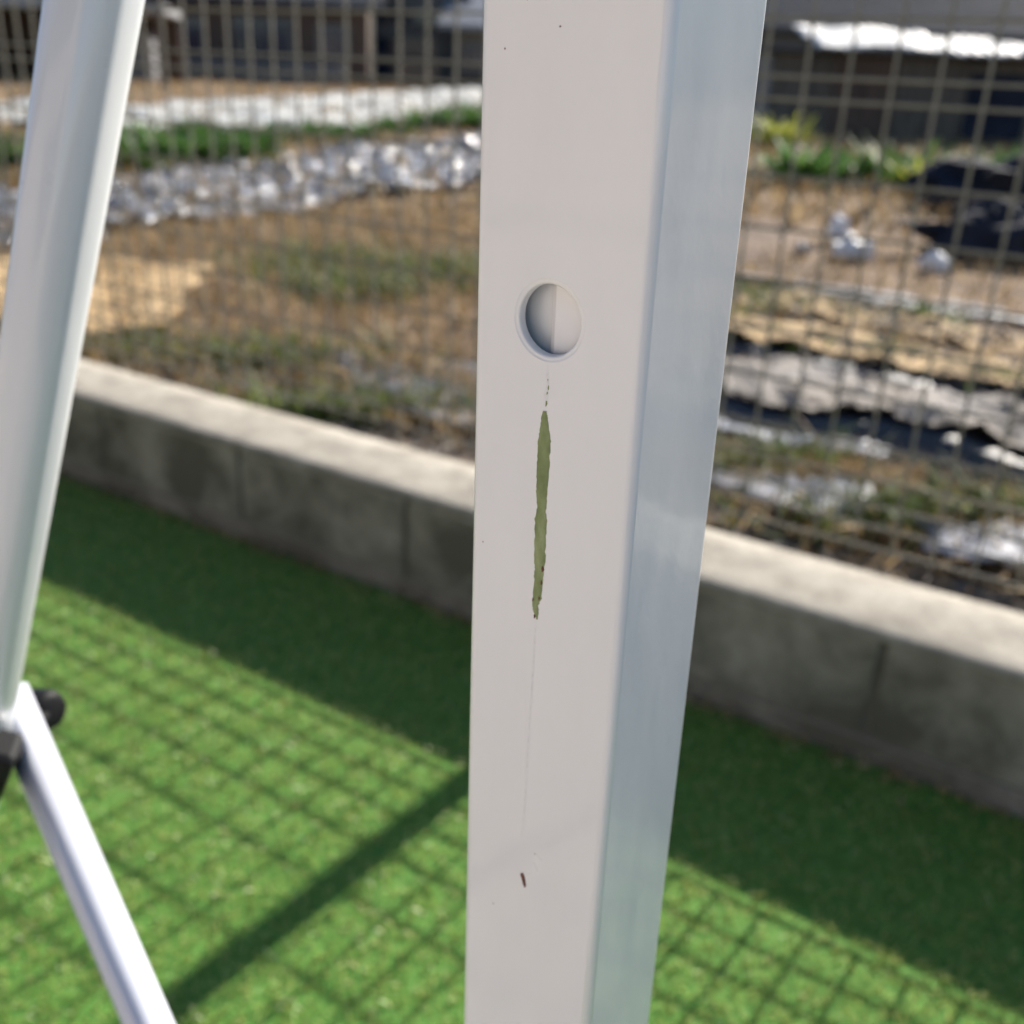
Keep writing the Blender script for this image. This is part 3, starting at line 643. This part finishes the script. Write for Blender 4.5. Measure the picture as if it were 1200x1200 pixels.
# houses beyond the field
def house(name, label, loc, rz, wx, dy, h, wallm, roofm, rise, over, wins, doors=(), roof_dir='x', roof_parts=None):
    root = empty(name, loc, rz); tag(root, label, 'house')
    MB().box(-wx/2, wx/2, 0, dy, -0.3, h).build('wall', wallm, root)
    th = 0.16
    if roof_dir == 'x':       # ridge along x, eaves face the field
        pr = MB()
        yc = dy/2; v = [(-over, h-0.0), (yc, h+rise), (dy+over, h-0.0), (dy+over, h+th), (yc, h+rise+th*1.3), (-over, h+th)]
        b = 0; k = 6
        pr.v = [(-wx/2-over, y, z+0.01) for y, z in v] + [(wx/2+over, y, z+0.01) for y, z in v]
        pr.f = [tuple(range(6)), tuple(range(11, 5, -1))] + [(i, 6+i, 6+(i+1) % 6, (i+1) % 6) for i in range(6)]
        rf = pr.build('roof', roofm, root)
        MB().prism([(0, 0)], 0, 1) if False else None
        g = MB(); g.v = [(s*wx/2*0.998, y, z) for s in (-1, 1) for y, z in ((0, h), (dy, h), (yc, h+rise))]; g.f = [(0, 1, 2), (5, 4, 3)]; g.build('gable', wallm, root)
    else:                     # gable end faces the field
        v = [(-wx/2-over, h), (0, h+rise), (wx/2+over, h), (wx/2+over, h+th), (0, h+rise+th*1.3), (-wx/2-over, h+th)]
        pr = MB(); pr.v = [(x_, -over, z+0.01) for x_, z in v] + [(x_, dy+over, z+0.01) for x_, z in v]
        pr.f = [tuple(range(6)), tuple(range(11, 5, -1))] + [(i, 6+i, 6+(i+1) % 6, (i+1) % 6) for i in range(6)]
        rf = pr.build('roof', roofm, root)
        g = MB(); g.v = [(x_, y, z) for y in (0.002, dy-0.002) for x_, z in ((-wx/2, h), (wx/2, h), (0, h+rise))]; g.f = [(0, 1, 2), (5, 4, 3)]; g.build('gable', wallm, root)
    for cx, z0, ww, hh_ in wins:
        f_ = MB().box(cx-ww/2-.07, cx+ww/2+.07, -0.06, 0.0, z0-.07, z0+hh_+.07).build('window', M['frame'], root)
        for s in (-1, 1): MB().box(cx+(s-1)*ww/4+.02, cx+(s+1)*ww/4-.02, -0.08, -0.061, z0, z0+hh_).build('pane', M['glass'], f_)
    for cx, ww, hh_, m in doors: MB().box(cx-ww/2, cx+ww/2, -0.05, 0.0, -0.1, hh_).build('door', m, root)
    return root
house('house', 'dark timber house with brown eaves between the slanted bar and the post', (-9.3, 37.5, 0.2), R(5), 7.5, 6, 2.35, M['timber'], M['tile'], 1.9, 0.55, [(-2.4, 0.7, 1.4, 1.1), (0.3, 0.7, 1.8, 1.2), (2.6, 0.8, 1.0, 1.0)])
house('house', 'grey brown house with tall dark blue openings left of the post', (-4.8, 43.0, 0.25), R(2), 3.8, 7, 2.9, M['stucco_grey'], M['tile'], 1.8, 0.5, [(-0.7, 2.15, 1.5, 0.55), (0.9, 2.15, 1.2, 0.55), (-0.3, 1.05, 2.7, 0.6)], [(-0.3, 2.9, 0.75, M['glass'])], 'y')
house('house', 'brown stucco house with pale roof touching the left edge of the post', (-1.0, 41.0, 0.2), R(-3), 3.7, 7, 2.0, M['stucco'], M['tile_light'], 1.6, 0.6, [(-1.0, 0.7, 1.0, 0.8), (0.6, 0.7, 1.2, 0.8)], [(-1.2, 1.0, 0.5, M['timber'])])
house('house', 'pink walled house partly hidden behind the post', (2.2, 46.0, 0.2), 0, 5.6, 6, 3.2, M['pink'], M['tile'], 1.6, 0.5, [(-1.2, 1.4, 1.2, 1.0), (1.2, 1.4, 1.2, 1.0)])
house('house', 'long house with dark grey tiled roof behind the white roofed shed', (11.5, 33.0, 0.2), R(-8), 15, 7, 2.05, M['stucco_grey'], M['tile'], 2.4, 0.7, [(-5.5, 0.6, 1.6, 1.1), (-2.0, 0.6, 1.6, 1.1), (2.0, 0.6, 1.6, 1.1), (5.0, 0.6, 1.6, 1.1)])
house('house', 'weathered stucco house behind the slanted bar', (-13.6, 45.0, 0.2), R(8), 8, 6, 2.6, M['stucco'], M['tile_light'], 1.7, 0.5, [(-2, 0.8, 1.6, 1.1), (1.8, 0.8, 1.6, 1.1)])
# carport at the far left
cp = empty('carport', (-12.3, 27.5, 0.1), R(12)); tag(cp, 'open carport with pale grey roof edge at the left edge', 'carport')
MB().box(-3.2, 3.2, -0.2, 4.5, 1.72, 1.92).build('roof', M['tile_light'], cp)
for x in (-3.0, -1.0, 1.0, 3.0):
    MB().box(x-.07, x+.07, 0, .14, -.2, 1.72).build('post', M['timber'], cp)
MB().box(-3.1, 3.1, 4.3, 4.45, -.2, 1.72).build('back_wall', M['timber'], cp)
MB().box(-2.6, -1.3, 2.0, 3.4, -.2, 1.1).build('crate', M['plank'], cp)
MB().box(1.3, 2.5, 2.4, 3.6, -.2, 1.3).build('crate', M['plank_grey'], cp)
# grey retaining wall in front of the houses and a blue bin
rw = empty('retaining_wall', (-9.6, 35.4, 0.1), R(4)); tag(rw, 'grey block retaining wall in front of the dark timber house', 'wall')
for r_ in range(3):
    for k in range(14):
        MB().box(-3.4+k*0.5, -3.4+k*0.5+0.488, 0, 0.15, -0.1+r_*0.3, -0.1+r_*0.3+0.29).build('block', M['stucco_grey'], rw)
bn = MB(); bn.tube([(0, 0, 0), (0, 0, 0.06), (0, 0, 0.62)], [0.26, 0.28, 0.34], 20).tube([(0, 0, 0.621), (0, 0, 0.68), (0, 0, 0.72)], [0.36, 0.36, 0.2], 20)
b = bn.build('plastic_bin', M['blue']); b.location = (-6.75, 37.4, 0.17); tag(b, 'bright blue plastic bin in front of the grey brown house', 'bin')
# wooded hill behind everything
hv = []; hf = []; K_ = 120
for i in range(K_+1):
    an = R(-75 + 150*i/K_); rr = 150
    for j in range(9):
        t = j/8; z = 1 + t*(26+9*noise.noise((an*4, 0, 0)))+2.5*noise.noise((an*40, t*7, 3)); hv.append(((rr+70*t)*math.sin(an), (rr+70*t)*math.cos(an), z if j else -1))
for i in range(K_):
    for j in range(8): b = i*9+j; hf.append((b, b+9, b+10, b+1))
tag(link('hill', mesh('hill', hv, hf), M['hill'], smooth=True), kind='structure')

# unseen house added behind the viewer: its sunlit siding bounces light onto the post
hm = noisy('bounce_siding', [(0.3, (0.33, 0.285, 0.25)), (0.7, (0.39, 0.34, 0.30))], 3, 0.8, 0.2, 60, 0.003)
hr = empty('added_bounce_house', WP(-1.6, -4.2), TH); tag(hr, 'unseen grey beige sided house added to bounce daylight onto the post', 'house')
MB().box(-6.6, 2.4, -6, -0.03, -0.2, 2.95).build('wall', hm, hr)
for k in range(14): MB().box(-6.6, 2.4, -0.029, -0.006, 0.1+k*0.196, 0.1+k*0.196+0.19).build('siding_board', hm, hr)
MB().box(-6.6, 2.4, -0.029, 0.02, -0.2, 0.09).build('plinth', M['block'], hr)
for cx in (-3.0, 1.0):
    f_ = MB().box(cx-.8, cx+.8, -0.005, 0.03, 1.0, 2.1).build('window', M['frame'], hr)
    for s in (-1, 1): MB().box(cx+(s-1)*.37+.02, cx+(s+1)*.37-.02, 0.031, 0.04, 1.07, 2.03).build('pane', M['glass'], f_)
MB().box(-7.2, 3.0, -6.4, 0.5, 2.96, 3.1).build('roof', M['tile'], hr)

nb = 900; a_ = rng.uniform(-2.6, 0.75, nb); P = np.outer(a_, np.array(N)) + np.outer(CW-np.abs(rng.normal(0, 0.012, nb))-0.004, np.array(MM)); P[:, 2] = 0.004
tag(blades('wall_foot_debris', P, rng.uniform(0.003, 0.014, nb), rng.uniform(0.003, 0.008, nb), 1.8, M['dry'], 0.3, 0.7), 'brown crumbs and leaf bits along the foot of the block wall', 'litter', kind='stuff')
# small things on the lawn
st = MB().tube([(0.395, 1.22, 0.030), (0.44, 1.215, 0.034), (0.49, 1.20, 0.036), (0.53, 1.165, 0.030)], [0.0012, 0.0016, 0.0016, 0.0024], 6)
tag(st.build('dry_stem', M['stem']), 'thin dry plant stem lying on the shaded artificial grass', 'stem')
def leaf(x, y, s, rz, label):
    q = MB(); q.v = [(-s, 0, 0.004), (-s*.3, s*.45, 0), (s*.5, s*.4, .003), (s, 0, .006), (s*.4, -s*.45, 0), (-s*.4, -s*.4, .004), (0, 0, -.002)]
    q.f = [(6, i, (i+1) % 6) for i in range(6)]
    o = q.build('dead_leaf', M['stem']); o.location = (x, y, 0.030); o.rotation_euler = (0.15, 0.1, rz); tag(o, label, 'leaf')
leaf(0.545, 1.085, 0.008, 0.5, 'small brown dead leaf on the shaded lawn nearest the wall')
leaf(0.475, 0.99, 0.007, 1.5, 'tiny brown dead leaf on the shaded lawn near the sunlit edge')
